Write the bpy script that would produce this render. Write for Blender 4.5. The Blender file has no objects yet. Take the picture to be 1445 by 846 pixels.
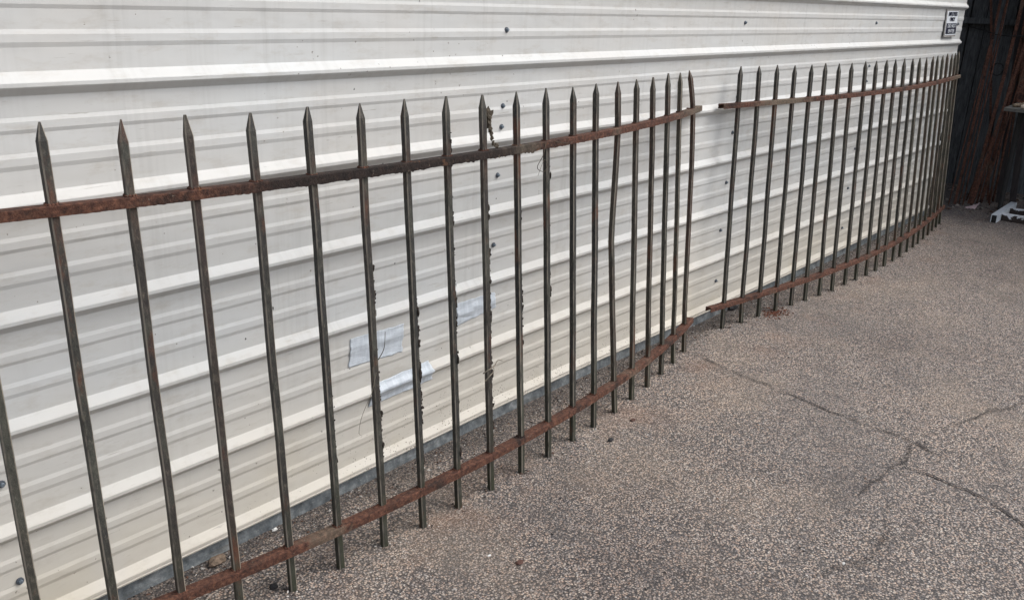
import bpy, bmesh, math, random
from mathutils import Vector, Matrix, noise
R = math.radians
random.seed(7)
scene = bpy.context.scene
COL = scene.collection

# ------------------------------------------------------------------ camera
cam_data = bpy.data.cameras.new('camera')
cam = bpy.data.objects.new('camera', cam_data)
COL.objects.link(cam)
cam_data.sensor_width = 36.0
cam_data.lens = 31.3746
cam_data.clip_end = 500
cr = Vector((0.6530664861, -0.7562548472, 0.0397840513))
cu = Vector((0.2217034403, 0.2411567799, 0.9448232597))
cf = Vector((0.7241213636, 0.6082121452, -0.3251557122))
cam.matrix_world = Matrix(((cr.x, cu.x, -cf.x, 0.0), (cr.y, cu.y, -cf.y, -2.43758), (cr.z, cu.z, -cf.z, 1.86804), (0, 0, 0, 1)))
scene.camera = cam

# ------------------------------------------------------------------ sky, sun, exposure (bright overcast)
SUN_EL, SUN_AZ = 51.0, 138.0          # azimuth clockwise from +Y
world = bpy.data.worlds.new('World')
scene.world = world
world.use_nodes = True
wn, wl = world.node_tree.nodes, world.node_tree.links
wn.clear()
w_out = wn.new('ShaderNodeOutputWorld')
w_bg = wn.new('ShaderNodeBackground')
w_hs = wn.new('ShaderNodeHueSaturation')
w_sky = wn.new('ShaderNodeTexSky')
w_sky.sky_type = 'NISHITA'
w_sky.sun_disc = False
w_sky.sun_elevation = R(SUN_EL)
w_sky.sun_rotation = R(SUN_AZ)
w_sky.dust_density = 4.0
w_sky.ozone_density = 1.0
w_hs.inputs['Saturation'].default_value = 0.50
w_bg.inputs['Strength'].default_value = 0.12
wl.new(w_sky.outputs['Color'], w_hs.inputs['Color'])
wl.new(w_hs.outputs['Color'], w_bg.inputs['Color'])
wl.new(w_bg.outputs['Background'], w_out.inputs['Surface'])

sun_d = bpy.data.lights.new('sun', 'SUN')
sun = bpy.data.objects.new('sun', sun_d)
COL.objects.link(sun)
sun_d.energy = 0.85
sun_d.angle = R(50)
sun_d.color = (1.0, 0.99, 0.97)
sd = Vector((math.sin(R(SUN_AZ)) * math.cos(R(SUN_EL)), math.cos(R(SUN_AZ)) * math.cos(R(SUN_EL)), math.sin(R(SUN_EL))))
sun.rotation_euler = (-sd).to_track_quat('-Z', 'Y').to_euler()

scene.view_settings.view_transform = 'Standard'
scene.view_settings.look = 'None'
scene.view_settings.gamma = 1.0
scene.view_settings.use_curve_mapping = False
scene.view_settings.exposure = 0.88

# ------------------------------------------------------------------ material helpers
class NT:
    def __init__(s, name):
        s.m = bpy.data.materials.new(name)
        s.m.use_nodes = True
        s.n, s.l = s.m.node_tree.nodes, s.m.node_tree.links
        s.b = s.n['Principled BSDF']
        s.out = s.n['Material Output']
        s._tc = None
    def tc(s, out='Object'):
        if s._tc is None: s._tc = s.n.new('ShaderNodeTexCoord')
        return s._tc.outputs[out]
    def pos(s):
        return s.n.new('ShaderNodeNewGeometry').outputs['Position']
    def link(s, a, b): s.l.new(a, b)
    def setin(s, sock, v):
        if hasattr(v, 'is_linked') or isinstance(v, bpy.types.NodeSocket): s.l.new(v, sock)
        else: sock.default_value = v
    def mapping(s, vec, scale=(1, 1, 1), loc=(0, 0, 0), rot=(0, 0, 0)):
        m = s.n.new('ShaderNodeMapping')
        s.l.new(vec, m.inputs['Vector'])
        m.inputs['Scale'].default_value = scale
        m.inputs['Location'].default_value = loc
        m.inputs['Rotation'].default_value = rot
        return m.outputs['Vector']
    def noise(s, vec, scale, detail=4, rough=0.55, dist=0.0, out='Fac'):
        t = s.n.new('ShaderNodeTexNoise')
        s.l.new(vec, t.inputs['Vector'])
        t.inputs['Scale'].default_value = scale
        t.inputs['Detail'].default_value = detail
        t.inputs['Roughness'].default_value = rough
        t.inputs['Distortion'].default_value = dist
        return t.outputs[out]
    def voro(s, vec, scale, out='Distance', feature='F1', rnd=1.0):
        t = s.n.new('ShaderNodeTexVoronoi')
        t.feature = feature
        s.l.new(vec, t.inputs['Vector'])
        t.inputs['Scale'].default_value = scale
        t.inputs['Randomness'].default_value = rnd
        return t.outputs[out]
    def ramp(s, fac, stops, interp='LINEAR'):
        r = s.n.new('ShaderNodeValToRGB')
        s.l.new(fac, r.inputs['Fac'])
        e = r.color_ramp.elements
        r.color_ramp.interpolation = interp
        while len(e) < len(stops): e.new(0.5)
        for el, (p, c) in zip(e, stops):
            el.position = p
            el.color = (c[0], c[1], c[2], 1) if isinstance(c, (tuple, list)) else (c, c, c, 1)
        return r.outputs['Color']
    def mix(s, fac, a, b, mode='MIX'):
        m = s.n.new('ShaderNodeMix')
        m.data_type = 'RGBA'
        m.blend_type = mode
        s.setin(m.inputs[0], fac)
        for sock, v in ((m.inputs[6], a), (m.inputs[7], b)):
            if isinstance(v, (tuple, list)): sock.default_value = (v[0], v[1], v[2], 1)
            elif isinstance(v, (int, float)): sock.default_value = (v, v, v, 1)
            else: s.l.new(v, sock)
        return m.outputs[2]
    def math(s, op, a, b=0.0, c=None):
        m = s.n.new('ShaderNodeMath')
        m.operation = op
        s.setin(m.inputs[0], a)
        s.setin(m.inputs[1], b)
        if c is not None: s.setin(m.inputs[2], c)
        return m.outputs[0]
    def sep(s, vec):
        m = s.n.new('ShaderNodeSeparateXYZ')
        s.l.new(vec, m.inputs[0])
        return m.outputs
    def bump(s, h, strength=0.3, dist=0.01, normal=None):
        b = s.n.new('ShaderNodeBump')
        b.inputs['Strength'].default_value = strength
        b.inputs['Distance'].default_value = dist
        s.l.new(h, b.inputs['Height'])
        if normal is not None: s.l.new(normal, b.inputs['Normal'])
        s.l.new(b.outputs['Normal'], s.b.inputs['Normal'])
        return b.outputs['Normal']
    def fin(s, col=None, rough=0.6, metal=0.0, spec=None):
        if col is not None:
            if isinstance(col, (tuple, list)): s.b.inputs['Base Color'].default_value = (*col[:3], 1)
            else: s.l.new(col, s.b.inputs['Base Color'])
        s.setin(s.b.inputs['Roughness'], rough)
        s.setin(s.b.inputs['Metallic'], metal)
        if spec is not None: s.b.inputs['Specular IOR Level'].default_value = spec
        return s.m
    def rnd(s):
        return s.n.new('ShaderNodeObjectInfo').outputs['Random']

# ------------------------------------------------------------------ materials
def mat_siding():
    t = NT('painted_steel_siding')
    P = t.pos()
    base = (0.530, 0.548, 0.550)
    # large cloudy fading, vertical runoff streaks
    c1 = t.noise(t.mapping(P, (1.1, 1, 2.0)), 1.0, 4, 0.6)
    c2 = t.noise(t.mapping(P, (38, 1, 1.3)), 1.0, 3, 0.6)
    c3 = t.noise(t.mapping(P, (7, 1, 0.5)), 1.0, 3, 0.5)
    col = t.mix(t.ramp(c1, [(0.35, 0), (0.7, 1)]), base, (0.525, 0.520, 0.500))
    st = t.math('MULTIPLY', t.ramp(c2, [(0.45, 0), (0.75, 1)]), t.ramp(c3, [(0.4, 0), (0.7, 1)]))
    col = t.mix(t.math('MULTIPLY', st, 0.75), col, (0.39, 0.395, 0.385))
    # colour turns creamier towards the bottom of the wall
    z = t.sep(P)[2]
    low_cream = t.math('ADD', z, t.math('MULTIPLY', t.noise(P, 1.7, 3), 0.5))
    col = t.mix(t.ramp(low_cream, [(0.40, 0.95), (2.0, 0.08)]), col, (0.562, 0.532, 0.468))
    # fine speckle chips
    d = t.voro(t.mapping(P, (1, 1, 1)), 26.0)
    msk = t.noise(P, 2.3, 3, 0.6)
    thr = t.ramp(msk, [(0.48, 0.0), (0.66, 0.16)])
    chip = t.math('LESS_THAN', d, thr)
    cn = t.noise(P, 130, 2)
    chip = t.math('MULTIPLY', chip, t.ramp(cn, [(0.45, 0), (0.55, 1)]))
    col = t.mix(t.math('MULTIPLY', chip, 0.75), col, (0.16, 0.14, 0.12))
    d2 = t.voro(t.mapping(P, (1, 1, 1), (3.3, 0, 1.7)), 7.0)
    chip2 = t.math('MULTIPLY', t.math('LESS_THAN', d2, 0.026), t.ramp(t.noise(P, 160, 2), [(0.4, 0), (0.5, 1)]))
    col = t.mix(chip2, col, (0.03, 0.028, 0.028))
    # mud spatter low on the wall
    d3 = t.voro(P, 92.0)
    zl = t.ramp(t.math('ADD', z, t.math('MULTIPLY', t.noise(P, 7.0, 3), 0.35)), [(0.20, 1.0), (0.62, 0.0)])
    xl = t.sep(P)[0]
    xm = t.ramp(t.math('MULTIPLY', xl, 0.1), [(0.10, 0.0), (0.22, 1.0), (0.40, 1.0), (0.62, 0.25)])
    lowm = t.math('MULTIPLY', t.math('MULTIPLY', zl, xm), t.ramp(t.noise(P, 13.0, 3, 0.7), [(0.40, 0.0), (0.58, 1.0)]))
    sp = t.math('LESS_THAN', d3, t.math('MULTIPLY', lowm, 0.33))
    col = t.mix(t.math('MULTIPLY', sp, 0.8), col, (0.11, 0.085, 0.065))
    # rub marks on rib crowns
    rb = t.noise(t.mapping(P, (6, 1, 120)), 1.0, 4, 0.7)
    y = t.sep(P)[1]
    crown = t.ramp(y, [(0.0, 0), (1.0, 0)])
    col = t.mix(t.math('MULTIPLY', t.ramp(rb, [(0.645, 0), (0.68, 1)]), 0.55), col, (0.27, 0.25, 0.22))
    ys = t.math('MULTIPLY', t.ramp(z, [(0.05, 1.0), (0.40, 0.0)]), t.ramp(t.noise(P, 1.9, 4, 0.6), [(0.52, 0.0), (0.68, 0.38)]))
    col = t.mix(ys, col, (0.50, 0.44, 0.31))
    gr = t.noise(t.mapping(P, (3, 1, 9)), 2.2, 6, 0.72)
    col = t.mix(t.ramp(gr, [(0.52, 0.0), (0.72, 0.38)]), col, (0.34, 0.305, 0.25))
    h = t.noise(t.mapping(P, (1.2, 1, 3)), 1.6, 3)
    t.bump(h, 0.5, 0.02)
    return t.fin(col, 0.5, 0.0, 0.22)

def mat_simple(name, col, rough=0.7, metal=0.0, nscale=30, amt=0.35, bump=0.2):
    t = NT(name)
    P = t.tc()
    n = t.noise(P, nscale, 5, 0.65)
    c2 = tuple(c * (1 - amt) for c in col)
    c3 = tuple(min(1, c * (1 + amt * 0.6)) for c in col)
    cc = t.ramp(n, [(0.3, c2), (0.7, c3)])
    if bump: t.bump(t.noise(P, nscale * 3, 4), bump, 0.004)
    return t.fin(cc, rough, metal)

def mat_flashing():
    t = NT('weathered_galvanised_flashing')
    P = t.pos()
    n = t.noise(P, 16, 5, 0.75)
    col = t.ramp(n, [(0.34, (0.070, 0.080, 0.088)), (0.5, (0.150, 0.170, 0.182)), (0.66, (0.30, 0.32, 0.325))])
    n2 = t.noise(t.mapping(P, (2, 2, 30)), 3, 4)
    col = t.mix(t.ramp(n2, [(0.55, 0), (0.75, 0.7)]), col, (0.09, 0.075, 0.055))
    sp = t.math('LESS_THAN', t.voro(P, 60), 0.13)
    col = t.mix(t.math('MULTIPLY', sp, 0.5), col, (0.33, 0.33, 0.32))
    t.bump(t.noise(P, 60, 4), 0.3, 0.004)
    return t.fin(col, 0.55, 0.15)

def mat_rust(name='rusted_iron', bright=1.0, zones=()):
    t = NT(name)
    P = t.pos()
    n = t.noise(P, 7.0, 4, 0.7)
    n2 = t.noise(P, 62, 4, 0.8)
    n3 = t.noise(t.mapping(P, (1, 1, 1), (5, 2, 1)), 3.2, 4, 0.6)
    k = bright
    col = t.ramp(n2, [(0.32, (0.022 * k, 0.012 * k, 0.010 * k)), (0.5, (0.088 * k, 0.038 * k, 0.025 * k)), (0.70, (0.20 * k, 0.092 * k, 0.058 * k))])
    dark = t.ramp(n2, [(0.32, (0.006, 0.006, 0.006)), (0.60, (0.020, 0.016, 0.014)), (0.78, (0.085, 0.062, 0.050))])
    tan = t.ramp(n2, [(0.3, (0.075, 0.062, 0.046)), (0.7, (0.19, 0.155, 0.115))])
    fac = {'dark': t.ramp(n, [(0.52, 0), (0.66, 0.85)]), 'tan': t.ramp(n3, [(0.58, 0), (0.70, 0.7)])}
    if zones:
        x = t.math('MULTIPLY', t.math('ADD', t.sep(P)[0], t.math('MULTIPLY', t.math('SUBTRACT', t.noise(P, 9, 4, 0.7), 0.5), 0.5)), 0.1)
        for what, st in zones:
            z = t.ramp(x, st)
            fac[what] = t.math('MAXIMUM', fac[what], z)
    col = t.mix(fac['dark'], col, dark)
    col = t.mix(fac['tan'], col, tan)
    orange = t.noise(t.mapping(P, (1, 1, 1), (1, 7, 3)), 17, 5, 0.75)
    col = t.mix(t.ramp(orange, [(0.62, 0), (0.72, 0.6)]), col, (0.23 * k, 0.10 * k, 0.042 * k))
    chip = t.noise(t.mapping(P, (1, 1, 1), (3, 3, 3)), 48, 5, 0.8)
    col = t.mix(t.ramp(chip, [(0.63, 0), (0.70, 0.8)]), col, (0.30 * k, 0.25 * k, 0.20 * k))
    t.bump(t.noise(P, 130, 6, 0.75), 0.8, 0.007)
    return t.fin(col, 0.85, 0.0, 0.3)

def mat_picket(edge=False):
    t = NT('weathered_black_iron' if not edge else 'worn_iron_edge')
    P = t.pos()
    O = t.tc()
    r = t.rnd()
    off = t.n.new('ShaderNodeVectorMath'); off.operation = 'MULTIPLY_ADD'
    t.l.new(r, off.inputs[0]); off.inputs[1].default_value = (13, 7, 29); t.l.new(P, off.inputs[2])
    V = off.outputs[0]
    fine = t.noise(t.mapping(V, (1, 1, 0.4)), 105, 4, 0.85)
    mid = t.noise(t.mapping(V, (1, 1, 0.3)), 26, 4, 0.65)
    olive = t.ramp(fine, [(0.34, (0.010, 0.011, 0.011)), (0.54, (0.028, 0.029, 0.025)), (0.72, (0.115, 0.105, 0.080))])
    black = t.ramp(fine, [(0.36, (0.006, 0.008, 0.010)), (0.57, (0.018, 0.021, 0.024)), (0.73, (0.13, 0.12, 0.10))])
    col = t.mix(t.ramp(mid, [(0.4, 0), (0.62, 1)]), olive, black)
    oc = t.n.new('ShaderNodeObjectInfo').outputs['Color']
    oc = t.sep(oc)
    lich = t.ramp(fine, [(0.3, (0.045, 0.040, 0.026)), (0.6, (0.105, 0.093, 0.062)), (0.8, (0.18, 0.16, 0.11))])
    col = t.mix(t.math('MULTIPLY', oc[1], t.ramp(mid, [(0.35, 0.35), (0.6, 1.0)])), col, lich)
    brown = t.ramp(fine, [(0.3, (0.030, 0.015, 0.011)), (0.6, (0.080, 0.038, 0.025)), (0.8, (0.15, 0.08, 0.05))])
    col = t.mix(t.math('MULTIPLY', oc[0], t.ramp(mid, [(0.35, 0.4), (0.6, 1.0)])), col, brown)
    pat = t.noise(t.mapping(V, (1, 1, 0.6)), 7.0, 4, 0.7)
    gg = t.ramp(fine, [(0.32, (0.030, 0.032, 0.026)), (0.6, (0.075, 0.076, 0.060)), (0.8, (0.16, 0.15, 0.12))])
    col = t.mix(t.ramp(pat, [(0.50, 0.0), (0.64, 0.75)]), col, gg)
    zz = t.sep(P)[2]
    jr = t.math('MAXIMUM', t.ramp(zz, [(0.0, 0.0), (0.10, 0.0), (0.15, 0.55), (0.22, 0.0)]), t.ramp(t.math('SUBTRACT', zz, 0.7), [(0.48, 0.0), (0.61, 0.55), (0.66, 0.45), (0.72, 0.0)]))
    jr = t.math('MULTIPLY', jr, t.ramp(t.noise(t.mapping(V, (1, 1, 0.3)), 20, 4, 0.7), [(0.42, 0.0), (0.60, 1.0)]))
    col = t.mix(jr, col, t.ramp(fine, [(0.3, (0.028, 0.013, 0.009)), (0.7, (0.11, 0.045, 0.024))]))
    # moss at the feet
    z = t.sep(P)[2]
    moss = t.math('MULTIPLY', t.ramp(z, [(0.05, 0.9), (0.40, 0.0)]), t.ramp(t.noise(V, 12, 3), [(0.35, 0.2), (0.6, 1)]))
    col = t.mix(moss, col, (0.026, 0.030, 0.016))
    # rust blotches
    rb = t.noise(t.mapping(V, (1, 1, 0.35)), 11, 5, 0.7)
    rc = t.ramp(fine, [(0.3, (0.05, 0.020, 0.012)), (0.7, (0.14, 0.05, 0.022))])
    col = t.mix(t.ramp(rb, [(0.57, 0), (0.69, 0.8)]), col, rc)
    if edge:
        e = t.ramp(mid, [(0.34, 0.1), (0.55, 0.95)])
        col = t.mix(t.math('MULTIPLY', e, 0.9), col, (0.27, 0.24, 0.195))
    t.bump(t.noise(V, 240, 5, 0.7), 0.5, 0.004)
    return t.fin(col, 0.62, 0.0, 0.4)

def mat_asphalt():
    t = NT('worn_asphalt_aggregate')
    P = t.pos()
    wob = t.noise(P, 60, 2, 0.5, out='Color')
    Vw = t.mix(0.006, P, wob, 'ADD')
    v1c = t.voro(Vw, 128, 'Color')
    v1d = t.voro(Vw, 128, 'Distance')
    h = t.sep(v1c)
    stone = t.ramp(h[0], [(0.0, (0.055, 0.053, 0.055)), (0.2, (0.15, 0.137, 0.133)), (0.42, (0.34, 0.296, 0.270)), (0.68, (0.47, 0.390, 0.338)), (0.88, (0.54, 0.47, 0.41)), (1.0, (0.66, 0.61, 0.55))])
    tint = t.ramp(h[1], [(0.0, (0.90, 0.94, 1.0)), (0.5, (1.0, 0.97, 0.92)), (1.0, (1.08, 0.93, 0.82))])
    stone = t.mix(1.0, stone, tint, 'MULTIPLY')
    gap = t.ramp(v1d, [(0.40, 0.0), (0.62, 1.0)])
    col = t.mix(t.math('MULTIPLY', gap, 0.9), stone, (0.022, 0.022, 0.024))
    # finer chips filling
    v2c = t.sep(t.voro(P, 260, 'Color'))
    chips = t.ramp(v2c[0], [(0.0, (0.03, 0.03, 0.032)), (0.6, (0.10, 0.09, 0.085)), (1.0, (0.34, 0.31, 0.28))])
    col = t.mix(0.28, col, chips)
    # larger scattered stones, bitumen patches
    big = t.noise(P, 0.9, 6, 0.62)
    med = t.noise(P, 4.5, 5, 0.65)
    col = t.mix(t.ramp(big, [(0.34, 0.30), (0.52, 0.0)]), col, (0.10, 0.094, 0.092))
    col = t.mix(t.ramp(med, [(0.32, 0.42), (0.46, 0.0)]), col, (0.060, 0.056, 0.056))
    col = t.mix(t.ramp(t.noise(t.mapping(P, (1, 1, 1), (9, 4, 0)), 1.3, 4), [(0.52, 0), (0.68, 0.35)]), col, t.mix(0.5, col, (0.34, 0.27, 0.20)))
    lob = t.noise(t.mapping(P, (1, 1.4, 1), (2.3, 8.1, 0)), 0.55, 5, 0.6)
    col = t.mix(1.0, col, t.ramp(lob, [(0.32, (0.79, 0.77, 0.77)), (0.5, (1.0, 1.0, 1.0)), (0.66, (1.10, 1.08, 1.06))]), 'MULTIPLY')
    blot = t.noise(t.mapping(P, (1, 1, 1), (6, 1, 0)), 9.0, 5, 0.7)
    col = t.mix(t.ramp(blot, [(0.62, 0.0), (0.74, 0.5)]), col, (0.075, 0.066, 0.062))
    # faint rust wash beside the fence line
    y = t.sep(P)[1]
    strip = t.math('MULTIPLY', t.ramp(t.math('MULTIPLY_ADD', y, -1.0, 0.0), [(0.15, 0), (0.40, 1), (0.75, 0)]), t.ramp(t.noise(P, 2.6, 4, 0.6), [(0.5, 0), (0.68, 0.5)]))
    col = t.mix(strip, col, t.mix(0.6, col, (0.22, 0.11, 0.06)))
    # soil washed against the wall, with the shade there painted in too
    soil_shade = t.math('ADD', y, t.math('MULTIPLY', t.noise(P, 5, 4), 0.32))
    col = t.mix(t.ramp(soil_shade, [(-0.16, 0.0), (0.10, 0.85)]), col, t.mix(0.6, col, (0.038, 0.034, 0.032)))
    hh = t.math('SUBTRACT', 1.0, v1d)
    hh = t.math('ADD', hh, t.math('MULTIPLY', t.sep(v1c)[2], 0.5))
    hh = t.math('ADD', hh, t.math('MULTIPLY', t.noise(P, 420, 2), 0.3))
    t.bump(hh, 0.65, 0.006)
    return t.fin(col, 0.82, 0.0, 0.35)

def mat_crack(name, op, spread):
    t = NT(name)
    uv = t.tc('UV')
    P = t.pos()
    s = t.sep(uv)
    edge = t.math('ABSOLUTE', t.math('SUBTRACT', s[1], 0.5))
    n = t.noise(P, 30, 5, 0.7)
    n2 = t.noise(P, 5, 3, 0.6)
    n3 = t.noise(P, 110, 3, 0.7)
    w = t.math('MULTIPLY', t.math('SUBTRACT', n2, 0.25), 0.75)
    a = t.math('SUBTRACT', w, edge)
    a = t.math('ADD', a, t.math('MULTIPLY', t.math('SUBTRACT', n, 0.5), 0.9))
    a = t.math('ADD', a, t.math('MULTIPLY', t.math('SUBTRACT', n3, 0.5), 0.9))
    al = t.ramp(a, [(0.02, 0.0), (0.25 + spread, op)])
    al = t.math('MULTIPLY', al, t.ramp(edge, [(0.30, 1.0), (0.48, 0.0)]))
    t.setin(t.b.inputs['Alpha'], al)
    return t.fin((0.035, 0.032, 0.032), 0.95, 0.0, 0.1)

def mat_attr(name, rough=0.8):
    t = NT(name)
    a = t.n.new('ShaderNodeAttribute'); a.attribute_name = 'tint'
    n = t.noise(t.pos(), 200, 3)
    col = t.mix(0.5, a.outputs['Color'], t.mix(n, 0.4, 1.5), 'MULTIPLY')
    return t.fin(col, rough, 0, 0.3)

def mat_tape():
    t = NT('silver_duct_tape')
    P = t.pos()
    n = t.noise(t.mapping(P, (30, 1, 6)), 2, 4, 0.6)
    col = t.ramp(n, [(0.3, (0.43, 0.48, 0.53)), (0.7, (0.59, 0.64, 0.69))])
    t.bump(t.noise(t.mapping(P, (3, 1, 14)), 14, 4, 0.6, 0.6), 0.35, 0.006)
    return t.fin(col, 0.45, 0.0, 0.4)

def mat_wood(name, c1, c2, rough=0.85):
    t = NT(name)
    P = t.pos()
    r = t.rnd()
    off = t.n.new('ShaderNodeVectorMath'); off.operation = 'MULTIPLY_ADD'
    t.l.new(r, off.inputs[0]); off.inputs[1].default_value = (3, 17, 5); t.l.new(P, off.inputs[2])
    g = t.noise(t.mapping(off.outputs[0], (1, 16, 1.6)), 3.2, 5, 0.75, 1.2)
    g2 = t.noise(off.outputs[0], 2.0, 4)
    col = t.ramp(g, [(0.3, c1), (0.7, c2)])
    col = t.mix(t.math('MULTIPLY', g2, 0.5), col, tuple(0.5 * a for a in c1))
    t.bump(g, 0.5, 0.01)
    return t.fin(col, rough)

def mat_peeling():
    t = NT('peeling_white_paint')
    P = t.pos()
    n = t.noise(P, 16, 5, 0.65)
    z = t.sep(P)[2]
    m = t.math('ADD', n, t.math('MULTIPLY', z, -6.0))
    f = t.ramp(m, [(0.20, 0.0), (0.215, 1.0)], 'LINEAR')
    col = t.mix(f, (0.72, 0.74, 0.77), (0.028, 0.018, 0.014))
    return t.fin(col, 0.55)

M = dict(
    siding=mat_siding(), flash=mat_flashing(), rust=mat_rust(), rust_top1=mat_rust('rust_near_top', 0.9, (('dark', [(0.12, 0.0), (0.15, 0.9), (0.255, 0.9), (0.29, 0.0)]), ('tan', [(0.385, 0.0), (0.425, 0.65)]))),
    rust_bot1=mat_rust('rust_near_bottom', 0.95, (('tan', [(0.147, 0.0), (0.15, 0.6), (0.163, 0.6), (0.168, 0.0)]),)),
    rust_top2=mat_rust('rust_far_top', 0.9, (('tan', [(0.485, 0.0), (0.50, 0.8), (0.53, 0.8), (0.545, 0.0), (0.82, 0.0), (0.87, 0.8)]),)), picket=mat_picket(), edge=mat_picket(True),
    asphalt=mat_asphalt(), crack=mat_crack('bitumen_crack', 0.55, 0.2), split=mat_simple('open_split', (0.045, 0.040, 0.038), 0.95), tape=mat_tape(), stones=mat_attr('loose_grit'),
    core=mat_simple('dark_wall_core', (0.05, 0.05, 0.05)),
    screw=mat_simple('blue_grey_screw', (0.17, 0.21, 0.25), 0.35, 0.5, 60, 0.3, 0.1),
    washer=mat_simple('rubber_washer', (0.085, 0.10, 0.12), 0.5, 0.2),
    crust=mat_simple('dry_vine_crust', (0.032, 0.024, 0.018), 0.95, 0, 120, 0.6, 0.8),
    straw=mat_simple('dry_tendril', (0.20, 0.175, 0.135), 0.9, 0, 80, 0.4, 0),
    twig=mat_simple('dark_twig', (0.075, 0.060, 0.042), 0.9, 0, 80, 0.5, 0.3),
    rod=mat_rust('deep_rust_rod', 1.25),
    plank=mat_wood('black_weathered_timber', (0.020, 0.021, 0.022), (0.21, 0.22, 0.225)),
    board=mat_wood('grey_brown_board', (0.018, 0.014, 0.014), (0.075, 0.060, 0.058)),
    shade_roofm=mat_simple('shade_roof_sheet', (0.06, 0.06, 0.062), 0.6),
    signwhite=mat_simple('sign_white', (0.70, 0.74, 0.78), 0.4, 0, 20, 0.12, 0),
    signgrey=mat_simple('sign_border_grey', (0.30, 0.29, 0.28), 0.6, 0, 40, 0.3, 0),
    signnavy=mat_simple('sign_navy', (0.012, 0.014, 0.035), 0.4, 0, 20, 0.2, 0),
    white=mat_peeling(),
    black=mat_simple('black_iron', (0.012, 0.012, 0.012), 0.7),  # even black for legs, ring, wire and beam end
    paper=mat_simple('pink_paper', (0.55, 0.42, 0.42), 0.8, 0, 40, 0.2, 0.1),
    tabletop=mat_simple('grey_table_top', (0.10, 0.10, 0.092), 0.6, 0, 20, 0.3),
    bone=mat_simple('tan_driftwood', (0.20, 0.15, 0.10), 0.8, 0, 40, 0.4, 0.4),
    pale=mat_simple('pale_ceramic', (0.55, 0.47, 0.38), 0.5, 0, 20, 0.1, 0),
    rock=mat_simple('tan_rock', (0.17, 0.125, 0.09), 0.9, 0, 60, 0.5, 0.6),
    leaf=mat_simple('dead_leaf', (0.075, 0.032, 0.022), 0.8, 0, 60, 0.4, 0.3),
    lump=mat_simple('dark_clod', (0.022, 0.022, 0.024), 0.9, 0, 60, 0.4, 0.5),
    chalk=mat_simple('white_chip', (0.62, 0.62, 0.60), 0.7, 0, 60, 0.2, 0.2),
)

# ------------------------------------------------------------------ mesh helpers
class MB:
    def __init__(s): s.v, s.f, s.mi = [], [], []
    def vert(s, p): s.v.append(tuple(p)); return len(s.v) - 1
    def face(s, idx, mi=0): s.f.append(tuple(idx)); s.mi.append(mi)
    def box(s, c, size, rot=None, mi=0):
        c = Vector(c); hx, hy, hz = (q / 2 for q in size)
        b = len(s.v)
        for dx, dy, dz in ((-1, -1, -1), (1, -1, -1), (1, 1, -1), (-1, 1, -1), (-1, -1, 1), (1, -1, 1), (1, 1, 1), (-1, 1, 1)):
            q = Vector((dx * hx, dy * hy, dz * hz))
            if rot is not None: q = rot @ q
            s.v.append(tuple(c + q))
        for f in ((0, 3, 2, 1), (4, 5, 6, 7), (0, 1, 5, 4), (1, 2, 6, 5), (2, 3, 7, 6), (3, 0, 4, 7)):
            s.face([b + i for i in f], mi)
    def tube(s, pts, rad, n=6, mi=0, cap=True):
        pts = [Vector(p) for p in pts]
        rings = []
        up = Vector((0.3, 0.2, 1)).normalized()
        for i, p in enumerate(pts):
            d = (pts[min(i + 1, len(pts) - 1)] - pts[max(i - 1, 0)]).normalized()
            a = d.cross(up)
            if a.length < 0.05: a = d.cross(Vector((1, 0, 0)))
            a.normalize(); b = d.cross(a)
            r = rad[i] if isinstance(rad, (list, tuple)) else rad
            rings.append([s.vert(p + (a * math.cos(2 * math.pi * k / n) + b * math.sin(2 * math.pi * k / n)) * r) for k in range(n)])
        for r0, r1 in zip(rings, rings[1:]):
            for k in range(n): s.face((r0[k], r0[(k + 1) % n], r1[(k + 1) % n], r1[k]), mi)
        if cap:
            s.face(rings[0][::-1], mi); s.face(rings[-1], mi)
    def blob(s, c, r, sc=(1, 1, 1), seed=0, mi=0, sub=1, amp=0.35):
        bm = bmesh.new()
        bmesh.ops.create_icosphere(bm, subdivisions=sub, radius=1.0)
        base = len(s.v)
        for v in bm.verts:
            k = 1 + amp * noise.noise(v.co * 1.7 + Vector((seed * 3.1, seed * 1.7, seed)))
            s.v.append((c[0] + v.co.x * r * sc[0] * k, c[1] + v.co.y * r * sc[1] * k, c[2] + v.co.z * r * sc[2] * k))
        for f in bm.faces: s.face([base + v.index for v in f.verts], mi)
        bm.free()
    def build(s, name, mats, parent=None, smooth=False):
        me = bpy.data.meshes.new(name)
        me.from_pydata(s.v, [], s.f)
        for m in (mats if isinstance(mats, (list, tuple)) else [mats]): me.materials.append(m)
        if any(s.mi): me.polygons.foreach_set('material_index', s.mi)
        if smooth: me.polygons.foreach_set('use_smooth', [True] * len(me.polygons))
        me.update()
        o = bpy.data.objects.new(name, me)
        COL.objects.link(o)
        if parent is not None: o.parent = parent
        return o

def fix_normals(o):
    bm = bmesh.new(); bm.from_mesh(o.data)
    bmesh.ops.recalc_face_normals(bm, faces=bm.faces)
    bm.to_mesh(o.data); bm.free()

def empty(name, loc=(0, 0, 0)):
    o = bpy.data.objects.new(name, None)
    o.location = loc
    COL.objects.link(o)
    return o
def keep(o, parent):          # parent without moving (parent may sit away from the origin)
    o.parent = parent
    o.matrix_parent_inverse = Matrix.Translation(parent.location).inverted()
    return o
def tag(o, label=None, cat=None, group=None, kind=None):
    if label: o['label'] = label
    if cat: o['category'] = cat
    if group: o['group'] = group
    if kind: o['kind'] = kind
    return o

# ================================================================== ground
g = MB()
for p in ((-60, -60, 0), (80, -60, 0), (80, 60, 0), (-60, 60, 0)): g.vert(p)
g.face((0, 1, 2, 3))
ground = tag(g.build('ground', M['asphalt']), kind='structure')

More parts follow.
